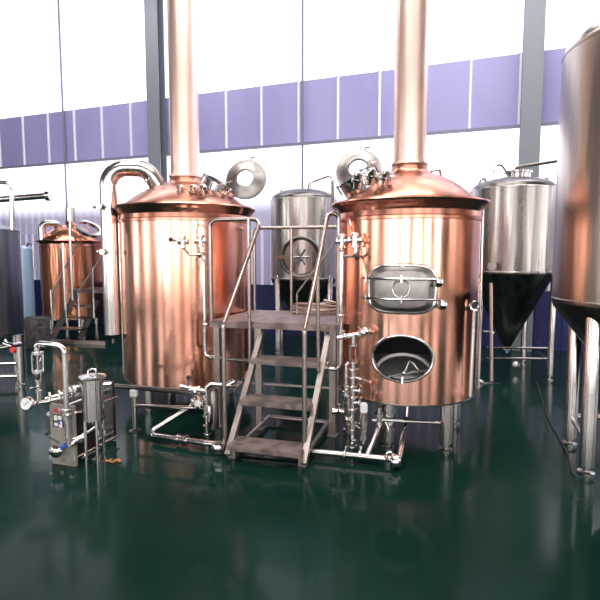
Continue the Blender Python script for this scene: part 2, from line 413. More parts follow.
# closed square hatch
qp = surf(RC, RR, 401.5, 289); QA, QZ = ang(RC, qp), qp.z
QRA = abs(ang(RC, surf(RC, RR, 435, 289))-ang(RC, surf(RC, RR, 367.5, 289)))*RR/2
QRZ = (surf(RC, RR, 401, 264.5).z-surf(RC, RR, 401, 313.5).z)/2
ring_on(RC, RR+.02, QA, QZ, QRA*.975, QRZ*.965, .016, 3.8, 96).build('hatch_frame', 'steel', lt)
dr = patch_on(RC, QA, QZ, [(.98, RR+.004), (.95, RR+.03), (.90, RR+.034), (.78, RR+.048), (.74, RR+.05)], QRA, QRZ, 3.8, 96).build('hatch_door', 'lid_steel', lt)
ring_on(RC, RR+.053, QA, QZ+.005, .065, .068, .006, 2, 40).build('door_boss', 'steel', dr)
for dy, px0, px1, ky in ((279, 363, 436, 281.5), (299.5, 363, 440, 304)):
    z = surf(RC, RR+.08, 401, dy).z
    def on(px, R_=RR+.08): q = surf(RC, R_, px, dy); return V((q.x, q.y, z))
    b_ = MB().tube([on(px0+(px1-px0)*k/12) for k in range(13)], .009, 8).build('clamp_bar', 'chrome', dr)
    q = surf(RC, RR+.08, px1+3, ky)
    MB().lathe(q-V((.035, 0, 0)), [(.012, 0), (.036, .004), (.042, .03), (.036, .055), (.012, .062)], axis=(.96, .2, -.15), seg=10).build('star_knob', 'steel', b_)
    for px in (px0+3, 401.5): MB().cyl(on(px)-V((0, 0, .03)), on(px)+V((0, 0, .03)), .010, seg=8).build('clamp_lug', 'chrome', b_)
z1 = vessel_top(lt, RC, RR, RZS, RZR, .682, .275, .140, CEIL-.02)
hatch(lt, at(365, 187, 4.42), (-.62, -.12, .95), .185, .11, at(358.5, 170.5, 4.52), (-.25, -1, .42), .205)
for px, py in ((357, 186), (371, 182), (385, 184)): dome_fit(lt, at(px, py, 4.12), (0, -.45, 1))
MB().tube([at(430, 176, 4.75), at(431, 171, 4.75), at(440, 169, 4.75), at(441, 178, 4.75)], .012, 8, fr=.03).build('lifting_eye', 'steel', lt)
for a in (-1.25, .25, 1.8, 3.2, 4.25):
    p = V((RC[0]+.52*math.cos(a), RC[1]+.52*math.sin(a), 0))
    if a == -1.25: p = V((1.20, 3.985, 0))
    leg_round(lt, p, RZ0, .056)
# thin pipe down the right edge, and eye-topped drain rod in front of the shell
q0, q1 = at(483.5, 210, 4.36), at(479, 400, 4.42)
MB().tube([at(480, 205, 4.40), q0+V((.0, 0, 0)), V((q0.x+.005, q0.y, RZ0+.02))], .010, 8, fr=.03).build('side_pipe', 'chrome', lt)
e = surf(RC, RR+.04, 474.5, 306); b_ = V((e.x-.01, e.y, .44))
rd = MB().tube([b_, e-V((0, 0, .035))], .016, 10).build('overflow_pipe', 'chrome', lt)
MB().tube([e+V((.035*math.cos(t), 0, .035*math.sin(t)+.0)) for t in [2*PI*k/20 for k in range(20)]], .012, 8, closed=True).build('pipe_elbow', 'chrome', rd)

# ---- left vessel
LC = (-1.25, 5.55); LR = .697; LZ0, LZS, LZR = .275, 2.03, 2.10
bk = thing('brew_kettle', 'plain copper brew kettle on the left with tall steel vapour elbow at its side', 'brewing tank', (LC[0], LC[1], 0))
shell_mesh(LC, LR, LZ0+.012, LZS-.06).build('shell', 'copper', bk)
MB().lathe((LC[0], LC[1], 0), [(LR, LZ0+.012), (LR+.004, LZ0+.006), (LR-.004, LZ0-.002), (LR*.7, LZ0-.03), (.1, LZ0-.06), (0, LZ0-.06)], seg=96).build('bottom', 'steel_dark', bk)
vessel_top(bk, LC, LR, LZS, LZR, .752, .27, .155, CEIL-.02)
hatch(bk, at(216.5, 194, 5.45), (.56, -.18, .95), .185, .10, at(246, 179.5, 5.46), (-.12, -1, .25), .222)
for px in (181, 194, 204): dome_fit(bk, at(px, 195.5, 5.08), (0, -.45, 1))
for a in (-2.2, -.75, .6, 2.2): leg_round(bk, (LC[0]+.55*math.cos(a), LC[1]+.55*math.sin(a), 0), LZ0, .05)
MB().tube([at(121, 218, 5.32), at(119, 222, 5.30), V((at(119, 222, 5.30).x, 5.30, LZ0+.05))], .011, 8, fr=.03).build('side_pipe', 'chrome', bk)
# swan-neck vapour pipe and vertical condenser leg
yv = 5.33
A = at(161, 190, 5.44); T = at(147, 167.5, 5.38); T2 = at(107.5, 167.5, yv); Bv = at(111.5, 334, yv); T2.z = T.z = at(130, 167.5, yv).z
vp = MB().tube([A, T, T2, V((T2.x, yv, Bv.z+.03)), V((T2.x, yv, Bv.z))], .088, 28, fr=.19, nf=14).build('vapour_pipe', 'vapour', bk)
MB().lathe((T2.x, yv, Bv.z-.05), [(.02, -.05), (.02, 0), (.06, .01), (.087, .05)], seg=24).build('end_cap', 'steel_dark', vp)
for px, py in ((101, 207), (104, 252)):
    p = at(px, py, yv-.08)
    mb = MB().cyl(p, p+V((.0, -.06, 0)), .028, seg=14).cyl(p+V((-.05, -.04, 0)), p+V((.06, -.04, 0)), .014, seg=10)
    mb.ball(p+V((-.05, -.04, 0)), .02); mb.build('clamp', 'steel', vp)
MB().cyl(at(146, 181, 5.30), at(146, 191, 5.30), .013, seg=10).ball(at(146, 181, 5.3), .02).build('vent_fitting', 'chrome', bk)

# spray valves on both shells
def spray_set(root, c, R, a, b, uL, uR, uy, knobs):
    """two ball valves joined by a U pipe"""
    o = R+.075
    for px, py in (a, b):
        q = surf(c, o, px, py); i = surf(c, R-.01, px, py)
        n = V((q.x-c[0], q.y-c[1], 0)).normalized()
        mb = MB(); mb.cyl(q-n*.08, q, .016, seg=12); mb.cyl(q-V((0, 0, .05)), q+V((0, 0, .05)), .024, seg=14); mb.cyl(q-n*.0-V((.05, 0, 0)), q+V((.05, 0, 0)), .02, seg=14)
        for s_ in (-1, 1): mb.lathe(q+V((0, 0, s_*.05-.008)), [(.02, 0), (.034, .002), (.034, .014), (.02, .016)], seg=14); mb.lathe(q+V((s_*.045-.008, 0, 0)), [(.02, 0), (.03, .002), (.03, .014), (.02, .016)], axis=(1, 0, 0), seg=14)
        v = mb.build('spray_valve', 'chrome', root)
        MB().tube([q+n*.03, q+n*.05+V((0, 0, .02)), q+n*.055+V((.03, 0, .05))], .006, 8).build('handle', 'chrome', v)
    pts = [surf(c, o, a[0], a[1]+6), surf(c, o, uL, uy), surf(c, o, uR, uy), surf(c, o, b[0]+1, b[1]+5)]
    u = MB().tube(pts, .012, 10, fr=.04).build('loop_pipe', 'chrome', root)
    for px, py in knobs: MB().ball(surf(c, o+.02, px, py), .021).build('knob', 'black', u, 'black ball knob')
spray_set(bk, LC, LR, (183, 241.5), (200.5, 241), 189, 203, 254.5, ((170.5, 239.5), (204, 256)))
MB().cyl(surf(LC, LR+.08, 171, 239.5), surf(LC, LR+.08, 181, 241), .008, seg=8).build('valve_stem', 'chrome', bk)
spray_set(lt, RC, RR, (342, 241), (354.5, 240), 342, 356, 256.5, ((341.5, 257.5), (357, 257.5)))
MB().tube([surf(RC, RR+.05, 354, 236), surf(RC, RR+.04, 351, 226), surf(RC, RR+.01, 349, 218)], .005, 8).build('vent_tube', 'chrome', lt)


YP = math.radians(16); PU = V((math.cos(YP), -math.sin(YP), 0)); PV = V((math.sin(YP), math.cos(YP), 0)); UP = V((0, 0, 1))
DZ = 1.0
FL, FR = atz(209.5, 320.5, DZ), atz(341.5, 325, DZ)
DP = .95
RL, RRr = FL+PV*DP+PU*.06, FR+PV*DP-PU*.17
pf = thing('access_platform', 'steel work platform with three-step stair and tube handrails between the copper vessels', 'platform', ((FL+FR)/2).to_tuple()[:2]+(0,))
def prism(mb, base, z0, z1):
    a = [mb.bm.verts.new((p.x, p.y, z0)) for p in base]; b = [mb.bm.verts.new((p.x, p.y, z1)) for p in base]; n = len(a)
    mb.face(list(reversed(a))); mb.face(b)
    for k in range(n): mb.face([a[k], a[(k+1) % n], b[(k+1) % n], b[k]])
    return mb
prism(MB(), [FL, FR, RRr, RL], DZ-.06, DZ).build('deck', 'tread', pf)
# stair: nosings run from the deck front down toward the viewer
def nose(pxl, pxr, py, z):
    c = atz((pxl+pxr)/2, py, z); w = ((pxr-pxl)/F)*(c.y*math.cos(TH)+(EYE-z)*math.sin(TH))/math.cos(YP)
    return c, w
steps = [nose(223, 302.5, 449.5, .13), nose(237.5, 309, 405.5, .42), nose(250.5, 316.5, 361.5, .71)]
SW = .62
s0, s3 = steps[0][0], steps[2][0]
sd = (s3-s0)
for c, w in steps:
    k = (c.z-.13)/(.71-.13); cc = V((s0.x+(s3.x-s0.x)*k, s0.y+(s3.y-s0.y)*k, c.z))
    MB().box(cc+PV*.11-UP*.02, (SW-.02, .23, .04), rz=-YP, bevel=.006).build('tread', 'tread', pf)
top = s3+sd*.5; top.z = 1.0-.06
bot = s0-sd*.10; bot.z = .03
for s_ in (-1, 1):
    o = PU*(SW/2*s_)+PV*.10
    MB().bar(bot+o, top+o, .045, .05, up=PV).build('stringer', 'frame', pf)
def post(a, b, r=.018, m='rail', nm='post'): return MB().cyl(a, b, r, seg=12).build(nm, m, pf)
# left stair rail: bottom post, sloped rail, top corner, hoop over the front-left of the deck
R1 = .019
lb = at(225, 447, 3.90); lb.z = .07; lt_ = at(226, 325, 3.90); lt_.x = lb.x
pc = at(261, 219, 4.46); zr_ = pc.z
hl = FL+PU*.02; hl.z = DZ; hlt = V((hl.x, hl.y, zr_)); 
MB().tube([lb, lt_, pc, hlt, hl], R1, 12, fr=.07).build('handrail', 'rail', pf)
tp = at(250.5, 221, 4.42)
tpb = at(249, 367, 4.36)
post(V((tpb.x, 4.44, .60)), V((tpb.x, 4.44, zr_)), .017)
# right stair rail
rb = at(304.5, 452, 3.74); rb.z = .07; rt = at(303, 331, 3.74); rt.x = rb.x
rc = at(328, 213.5, 4.30); rc2 = at(338.5, 213.5, 4.33)
rpost = V((rc2.x, rc2.y, DZ-.03))
MB().tube([rb, rt, rc, rc2, rpost], R1, 12, fr=.06).build('handrail', 'rail', pf)
q = at(317.5, 276, 4.08)
post(at(318.5, 371, 4.10), q, .017)
post(FR+PV*.16-PU*.03, FR+PV*.16-PU*.03+UP*.86, .017)
# back rail
rz = .89
a_, b_ = RL+PU*.03-PV*.03, RRr-PU*.03-PV*.03
MB().tube([a_, a_+UP*rz, b_+UP*rz, b_], R1, 12, fr=.06).build('back_rail', 'rail', pf)
mid = (a_*.56+b_*.44); post(mid, mid+UP*rz, .016)
# legs and base bars
for p in (FL+PU*.06+PV*.04, FR-PU*.08+PV*.04, RL+PU*.06-PV*.04, RRr-PU*.06-PV*.04, (FL*.64+FR*.36)+PV*.05+PU*.02):
    l = MB().box((p.x, p.y, (DZ-.05)/2), (.055, .055, DZ-.06), rz=-YP).build('leg', 'frame', pf)
    MB().box((p.x, p.y, .006), (.09, .09, .012), rz=-YP).build('foot', 'frame', l)
for s_ in (-1, 1):
    o = PU*((SW/2-.02)*s_)
    a = s0+o+PV*.16; a.z = .05; b = s0+o+PV*.95; b.z = .06
    MB().tube([a, b], .018, 10).build('base_bar', 'frame', pf)
    MB().box(s0+o+PV*.1-UP*.085, (.06, .06, .09), rz=-YP).build('foot', 'frame', pf)
a = s0-PU*(SW/2-.02)+PV*.95; b = s0+PU*(SW/2-.02)+PV*.95; a.z = b.z = .06
MB().tube([a, b], .018, 10).build('cross_bar', 'frame', pf)
a = FL+PU*.06+PV*.5; b = FR-PU*.08+PV*.5; a.z = b.z = .30
MB().tube([a, b], .014, 10).build('cross_bar', 'frame', pf)

t0, t1 = surf(RC, RR+.10, 339, 243), atz(295, 302, DZ+.02)
t0 = at(336, 241, 4.35)
MB().tube([surf(RC, RR+.07, 341, 242), t0, at(297, 293, 4.75), V((at(297, 293, 4.75).x, 4.75, DZ+.02))], .008, 8, fr=.03).build('drain_tube', 'steel', lt)

# coil of hose on the deck
hc = atz(314, 314, DZ)+PV*.12
pts = []
for k in range(150):
    t = k/149; a = 2*PI*3.6*t+3.9; rr = .27-.07*t+.025*math.sin(2.3*a)
    pts.append(hc+PU*(rr*1.05*math.cos(a)+.02*math.sin(9*t))+PV*(rr*.8*math.sin(a))+UP*(.016+.085*t+.02*t*math.sin(1.7*a)))
solo(MB().tube(pts, .013, 10), 'hose', 'hose', hc, 'coiled brown hose lying on the platform deck beside the right vessel', 'hose')

# ------------------------------------------------------------------ linking pipe between the two vessels
ya = 4.66
a = at(204.5, 256, ya); a2 = at(207, 357, ya); ax = a.x-.01
c = at(341.5, 246, 4.13)
zl = at(340.5, 366, 4.13).z-.03
tr = thing('transfer_pipe', 'slim steel pipe from left kettle valves running under the deck to the right vessel', 'pipe', (ax, ya, zl-.02))
B1, C1 = V((ax, ya, zl)), V((c.x, 4.13, zl))
f1 = surf(LC, LR+.075, 204, 254)
MB().tube([f1, V((ax, ya, f1.z-.03)), B1, C1, V((c.x, 4.13, c.z-.04)), surf(RC, RR+.08, 342, 243)], .0185, 12, fr=.055).build('pipe', 'chrome', tr)
for p, d in ((V((ax, ya, .95)), UP), (V((c.x, 4.13, 1.1)), UP), (B1+(C1-B1)*.12, C1-B1), (B1+(C1-B1)*.9, C1-B1)):
    clamp(MB(), p, d, .0185).build('clamp', 'chrome', tr)

# ------------------------------------------------------------------ right-hand valve manifold
mr = thing('valve_manifold', 'upright steel valve manifold with sight glass standing at the left of the right vessel', 'pipework', tuple(atz(352, 452, .0)[:2])+(0,))
YM = 3.93
def m_(px, py): return at(px, py, YM)
xm = m_(352.5, 400).x
def vz(py): return V((xm, YM, m_(352, py).z))
MB().tube([vz(455), vz(362)], .018, 14).build('pipe', 'chrome', mr)
MB().tube([vz(346), vz(335)], .018, 14).build('pipe', 'chrome', mr)
mb = MB()   # sight glass cage
mb.lathe(vz(363), [(.018, 0), (.036, .004), (.036, .016), (.024, .018)], seg=18).lathe(vz(346), [(.024, 0), (.036, .002), (.036, .014), (.018, .018)], seg=18)
for k in range(4): a = k*PI/2+.6; o = V((.03*math.cos(a), .03*math.sin(a), 0)); mb.cyl(vz(363)+o, vz(345)+o, .004, seg=6)
sg = mb.build('sight_glass_cage', 'chrome', mr)
MB().cyl(vz(362), vz(346), .023, seg=18).build('sight_glass', 'glass', sg)
mb = MB().cyl(m_(337, 338), m_(357, 334), .017, seg=14).cyl(m_(357, 334), at(371, 331, 4.02), .026, seg=16)
mb.ball(at(366, 331, 3.98), .036); clamp(mb, m_(345, 336.5), V((1, 0, .2)), .017); clamp(mb, at(362, 333, 3.96), V((1, .3, .2)), .024)
mb.build('tee_head', 'chrome', mr)
for py in (370, 378, 387, 398, 410, 447): clamp(MB(), vz(py), UP, .018).build('clamp', 'chrome', mr)
for py, sx in ((402, 1), (390, 1), (418, -1)):
    q = vz(py); mb = MB().cyl(q, q+V((sx*.06, -.03, 0)), .012, seg=10); clamp(mb, q+V((sx*.05, -.025, 0)), V((sx, -.5, 0)), .013); mb.build('side_port', 'chrome', mr)
valve(mr, vz(425), UP, .02, (1, -.2, -.1), .08)
valve(mr, vz(438), UP, .018, (-.7, -.4, .1), .05)
MB().tube([m_(352, 376), m_(361, 379), at(371, 382, 4.0)], .008, 8).build('sample_cock', 'chrome', mr)
# parallel branch
xb = m_(346.5, 380).x
MB().tube([vz(363)+V((0, .03, 0)), V((xb, YM+.03, m_(346, 364).z)), V((xb, YM+.03, m_(346, 398).z)), V((xb-.02, YM+.05, m_(346, 412).z)), at(331, 412, 4.02)], .015, 12, fr=.03).build('branch_pipe', 'chrome', mr)
valve(mr, at(338, 411, 3.99), (1, 0, 0), .017, (0, -.2, 1), .10)
valve(mr, V((xb, YM+.03, m_(346, 391).z)), UP, .015, (-1, -.3, .2), .06)
# actuator
p = at(363.5, 424, 3.85)
mb = MB().lathe((p.x, p.y, .10), [(.012, 0), (.012, .03), (.026, .035), (.026, .14), (.03, .145), (.03, .25)], seg=16)
ac = mb.build('actuator', 'steel', mr)
MB().box((p.x, p.y, .40), (.055, .055, .075), bevel=.008).build('actuator_cap', 'white_plastic', ac, 'white actuator cap')
MB().tube([V((p.x, p.y, .22)), V((xm, YM, .24))], .012, 10).build('actuator_arm', 'chrome', mr)
# second drop with cross pipe and its lever
xd = at(379, 415, 3.95)
MB().tube([V((xd.x, 3.95, RZ0-.02)), V((xd.x, 3.95, .21)), atz(367, 456, .06)+V((0, 0, 0))], .019, 12, fr=.03).build('drop_pipe', 'chrome', mr)
valve(mr, V((xd.x, 3.95, at(379, 419, 3.95).z)), UP, .019, (.2, -.3, -1), .10)
p = at(383, 420, 3.95); q = at(447, 423, 4.0)
MB().tube([p-V((.09, 0, 0)), p, q], .014, 10).build('cross_pipe', 'steel', mr)
# outlet drop to the floor pipe
o0 = at(407.5, 408, 4.1); o0.z = RZ0-.04
o1 = at(406.5, 419, 4.08); ep = atz(398, 461, .06)
mb = MB().cyl(o0, o1, .014, seg=12).lathe(o1-V((0, 0, .02)), [(.016, 0), (.026, .004), (.026, .03), (.016, .034)], seg=14)
mb.tube([o1, ep+V((.01, 0, .03))], .021, 14); mb.build('outlet_pipe', 'steel', mr)
mb = MB().lathe(ep-V((.02, 0, 0)), [(.02, -.03), (.05, -.02), (.055, .0), (.05, .03), (.03, .045)], axis=(.9, -.35, .1), seg=20); mb.build('elbow_union', 'chrome', mr)
for dx in (-.055, -.07):
    MB().tube([ep+V((dx, .02, .07))+V((.025*math.cos(t), 0, .025*math.sin(t)+dx*.6)) for t in [2*PI*k/14 for k in range(14)]], .006, 6, closed=True).build('wing_nut', 'chrome', mr)

# ------------------------------------------------------------------ floor pipe running along the front
fz_ = .055
pts = [atz(206, 397, .30), atz(146, 434.5, fz_), atz(216, 446, fz_), atz(318, 451, fz_), atz(399, 460, fz_)]
pts[2] = atz(205, 443, fz_); pts[3] = atz(330, 453, fz_)
fp = thing('floor_pipe', 'long steel drain pipe lying low along the floor under the stair', 'pipe', (pts[2].x, pts[2].y, 0))
MB().tube(pts, .024, 14, fr=.05).build('pipe', 'steel', fp)
p = atz(182, 439.5, fz_); d = pts[2]-pts[1]
valve(fp, p, d, .024, (-.5, -.3, -.12), .09)
p = atz(218, 447.5, .07)
mb = MB(); mb.lathe(p, [(.02, -.02), (.05, -.018), (.055, 0), (.05, .018), (.028, .03), (.018, .034), (0, .034)], axis=(.1, -1, .1), seg=24); mb.build('end_flange', 'chrome', fp)
for px in (345, 360):
    p = atz(px, 455, fz_)
    clamp(MB(), p, pts[4]-pts[3], .024).build('clamp', 'chrome', fp)

# ------------------------------------------------------------------ left pump and valve group
YL = 4.25
ml = thing('pump_set', 'small upright pump and valve group at the right foot of the left kettle', 'pump', tuple(at(209, 432, YL)[:2])+(0,))
def l_(px, py, dy=0): return at(px, py, YL+dy)
xl = l_(206.5, 400).x
def lz(py, dy=0): return V((xl, YL+dy, l_(206, py).z))
MB().tube([lz(441), lz(388), V((xl+.03, YL, l_(206, 384).z)), l_(238, 386, .1)], .018, 14, fr=.04).build('pipe', 'chrome', ml)
valve(ml, lz(412), UP, .02, (-.6, -.6, .2), .07)
valve(ml, lz(430), UP, .018, (1, -.3, .1), .06)
mb = MB(); c_ = l_(198, 402, .03)
mb.lathe(c_, [(0, -.05), (.05, -.05), (.062, -.03), (.062, .02), (.04, .035), (.03, .06), (.0, .06)], axis=(.15, -1, .1), seg=28)
pv = mb.build('pump_volute', 'chrome', ml)
for k in range(6): a = k*PI/3; MB().ball(c_+V((.048*math.cos(a), -.035, .048*math.sin(a))), .009).build('bolt', 'steel', pv)
p = l_(213.5, 410, .06)
MB().lathe((p.x, p.y, .06), [(.02, 0), (.045, .01), (.045, .34), (.03, .37), (0, .37)], seg=24).build('motor', 'steel_dark', ml)
MB().lathe((p.x-.02, p.y-.09, .12), [(.016, 0), (.022, .01), (.022, .17), (.012, .19), (0, .19)], seg=16).build('actuator', 'steel', ml)
q = l_(188, 388)
MB().cyl(q, l_(188.5, 379), .008, seg=8).build('stem', 'chrome', ml)
MB().ball(l_(188.3, 377.5), .02).build('knob', 'black', ml, 'black ball knob')
valve(ml, l_(195, 389.5), (1, 0, 0), .02, (.3, -.4, .8), .05)
MB().cyl(l_(180, 386), l_(206, 391), .018, seg=12).build('inlet_pipe', 'steel', ml)
MB().tube([l_(238, 386, .1), l_(246, 380, .2), l_(248, 372, .25), l_(256, 366, .42)], .018, 12, fr=.04).build('outlet_pipe', 'chrome', ml)
MB().tube([l_(226, 386, .08), l_(235, 381, .08)], .026, 14).build('union', 'chrome', ml)

# beam-like pipe from the cooler to the pump, on an adjustable post
a = at(107, 383.5, 4.52); b = at(192, 389, 4.28)
b.z = a.z = .405
lp = thing('supply_pipe', 'dark straight steel pipe running across the front foot of the left kettle on a post', 'pipe', (at(136, 429, 4.5).x, 4.46, 0))
MB().tube([a, b], .022, 14).build('pipe', 'steel_dark', lp)
k = atz(137, 429, 0); pp = a+(b-a)*((k.x-a.x)/(b.x-a.x))
st = MB().cyl((pp.x, pp.y, .02), (pp.x, pp.y, .37), .024, seg=16).build('post', 'steel', lp)
MB().box((pp.x, pp.y, .355), (.065, .055, .07), bevel=.008).build('saddle', 'white_plastic', st, 'white saddle block')
MB().lathe((pp.x, pp.y, 0), [(.055, 0), (.055, .008), (.015, .014), (.012, .05)], seg=20).build('foot', 'steel_dark', st)
MB().tube([V((pp.x, pp.y, .235)), at(203, 408, 4.3)], .016, 12).build('lower_pipe', 'steel', lp)

# ------------------------------------------------------------------ plate cooler in the left foreground
f0 = atz(65, 464.5, 0); r0 = atz(111, 440, 0)
hv = (r0-f0); hv.z = 0; LH = hv.length; hv.normalize(); hu = V((hv.y, -hv.x, 0))
ha = math.atan2(-hv.x, hv.y)
he = thing('plate_cooler', 'plate heat exchanger with grey end plates, dial gauge and bent sight-glass pipe', 'heat exchanger', tuple(f0))
HH = .47; HW = .225
def hx(u, v, z): return f0+hu*u+hv*v+UP*z
fpz = MB().box(hx(0, 0, HH/2+.0), (HW, .03, HH), rz=ha, bevel=.004).build('front_plate', 'grey_plate', he)
MB().box(hx(-.03, LH, HH/2+.03), (HW-.07, .03, HH+.04), rz=ha, bevel=.004).build('back_plate', 'steel_dark', he)
mb = MB()
for k in range(22): mb.box(hx(0, .05+k*.0085*LH/.5, .235), (HW-.045, .005, .36), rz=ha)
mb.build('plate_pack', 'plates', he)
for z in (HH-.03, .05): MB().bar(hx(0, -.03, z), hx(0, LH+.03, z), .03, .03).build('guide_bar', 'steel', he)
for u in (-.095, .095):
    for z in (.06, .40):
        b_ = MB().cyl(hx(u, -.03, z), hx(u, LH-.02, z), .009, seg=10).build('tie_rod', 'chrome', he)
        MB().cyl(hx(u, -.045, z), hx(u, -.016, z), .017, seg=6).build('nut', 'chrome', b_)
# rating label: red heading over a dark sheet with pale panels
lb_ = MB().box(hx(-.03, -.017, .345), (.10, .003, .10), rz=ha).build('rating_label', 'black', fpz, 'dark rating label')
mb = MB()
for u, z, w, h in ((-.052, .368, .03, .04), (-.012, .372, .035, .03), (-.048, .318, .036, .026), (-.006, .322, .03, .05)): mb.box(hx(u, -.0195, z), (w, .002, h), rz=ha)
mb.build('label_panel', 'screen', fpz)
MB().box(hx(-.035, -.0185, .425), (.07, .003, .024), rz=ha).build('label_heading', 'red', fpz, 'red strip heading')
MB().box(hx(-.02, -.0197, .335), (.02, .002, .03), rz=ha).build('label_panel', 'blue', fpz)
# bent pipe, sight glass and down-leg
yh = f0.y-.07
def h_(px, py): return at(px, py, yh)
riser = MB().tube([h_(69, 445), h_(66.5, 412), h_(64, 346), h_(36.5, 343), h_(37, 352)], .021, 14, fr=.06).build('riser_pipe', 'chrome', he)
for px, py in ((66.7, 414),):
    mb = clamp(MB(), h_(px, py), h_(64, 346)-h_(67, 412), .024); mb.cyl(h_(66.8, 419), h_(66.6, 409), .036, seg=16); mb.build('union', 'chrome', riser)
mb = MB(); c0, c1 = h_(38, 371.5), h_(37.5, 353)
mb.lathe(c1, [(.021, .01), (.042, .008), (.042, -.008), (.03, -.01)], seg=20).lathe(c0, [(.03, .01), (.042, .008), (.042, -.008), (.021, -.012)], seg=20)
for k in range(4): a = k*PI/2+.5; o = V((.036*math.cos(a), .036*math.sin(a), 0)); mb.cyl(c0+o, c1+o, .005, seg=6)
cg = mb.build('sight_glass_cage', 'chrome', he)
MB().cyl(c0, c1, .029, seg=20).build('sight_glass', 'glass', cg)
MB().lathe(h_(38.2, 383), [(.014, 0), (.016, .01), (.03, .07), (.03, .085)], seg=18).build('reducer', 'chrome', he)
valve(he, h_(38.3, 386), UP, .013, (-.9, -.3, .1), .05)
MB().cyl(h_(38.4, 388), h_(39, 404), .017, seg=12).build('down_leg', 'steel', he)
# upper header with gauge
ha0, ha1 = at(34, 403, yh), hx(.02, .10, HH+.02)
MB().tube([ha0, at(48, 401.5, yh), at(79, 395, yh+.15), at(92, 388, yh+.3)], .016, 12, fr=.03).build('header_pipe', 'steel', he)
for px, py, dy in ((50, 400, .02), (60, 398, .06), (72, 393, .12), (80, 390, .16)):
    mb = clamp(MB(), at(px, py, yh+dy), V((1, .4, .15)), .02); mb.build('clamp', 'chrome', he)
valve(he, at(74, 390, yh+.12), (1, .5, .2), .022, (-.3, -.2, .8), .06)
MB().tube([at(45, 399, yh+.05), at(60, 395, yh+.12), at(75, 386, yh+.2)], .012, 10).build('spare_pipe', 'steel', he)
g = at(26.5, 403.5, yh-.05)
gd = V((-.15, -1, .12)).normalized()
ga = MB().lathe(g, [(0, -.03), (.046, -.03), (.05, -.02), (.05, .008), (.044, .012), (.042, .006)], axis=gd, seg=32, cap=False).build('pressure_gauge', 'chrome', he)
MB().lathe(g, [(.043, .004), (.043, .006)], axis=gd, seg=32).build('dial', 'screen', ga, 'white dial face')
MB().bar(g+gd*.009+V((.02, 0, .018)), g+gd*.009-V((.014, 0, .012)), .004, .002, up=gd).build('needle', 'black', ga)
MB().cyl(g+V((.045, .02, 0)), ha0, .012, seg=10).build('gauge_stem', 'chrome', ga)
# lower port: union, lever valve and outlet
c_ = at(57.5, 450, yh+.02)
mb = MB().lathe(c_, [(.045, .04), (.045, .0), (.05, -.01), (.05, -.03), (.03, -.045), (.02, -.05), (0, -.05)], axis=(0, 1, 0), seg=20); mb.build('port_union', 'chrome', he)
MB().tube([at(59, 443, yh-.06), at(48, 435, yh-.08)], .007, 8).build('lever', 'steel', he)
MB().ball(at(46.5, 434, yh-.08), .014).build('lever_knob', 'black', he)
MB().cyl(at(61, 448, yh), at(66, 445, yh), .02, seg=12).build('blue_collar', 'blue', he, 'blue plastic collar')
MB().tube([h_(69, 446), at(76, 441, yh+.03), at(94, 428, yh+.2)], .018, 12, fr=.03).build('outlet_pipe', 'chrome', he)
valve(he, at(80, 438, yh+.06), (1, .5, .4), .022, (-.2, -.4, .8), .05)

# ------------------------------------------------------------------ filter canister on three legs
fc = atz(95.5, 464, 0); Rf = .078
fi = thing('filter_canister', 'small upright polished steel canister on thin legs beside the plate cooler', 'filter', tuple(fc))
zb, zt_ = at(95, 421, fc.y).z, at(95, 378, fc.y).z
MB().lathe((fc.x, fc.y, 0), [(.02, zb-.015), (.06, zb-.005), (Rf, zb+.015), (Rf, zt_-.012), (Rf+.004, zt_-.01), (Rf+.004, zt_)], seg=40).build('body', 'steel', fi)
ld = MB().lathe((fc.x, fc.y, 0), [(Rf+.02, zt_), (Rf+.022, zt_+.008), (Rf+.018, zt_+.018), (.05, zt_+.03), (0, zt_+.036)], seg=40).build('lid', 'steel', fi)
MB().tube([V((fc.x-.035, fc.y, zt_+.02)), V((fc.x-.03, fc.y, zt_+.06)), V((fc.x+.03, fc.y, zt_+.075)), V((fc.x+.035, fc.y, zt_+.02))], .007, 8, fr=.02).build('handle', 'chrome', ld)
for a in (-2.4, -.9, .6, 2.2):
    if a == 2.2: continue
    p = V((fc.x+.066*math.cos(a), fc.y+.066*math.sin(a), 0)); MB().cyl(p, p+UP*(zb+.03), .013, seg=10).build('leg', 'chrome', fi)
p = V((fc.x+Rf, fc.y, zt_-.05)); MB().cyl(p, p+V((.05, .03, 0)), .012, seg=10).build('side_fitting', 'chrome', fi)
p = V((fc.x-Rf, fc.y, zt_-.07)); mb = MB().cyl(p+V((.01, 0, 0)), p+V((-.05, .03, 0)), .017, seg=12); clamp(mb, p+V((-.03, .02, 0)), V((1, -.5, 0)), .018); mb.build('inlet', 'chrome', fi)

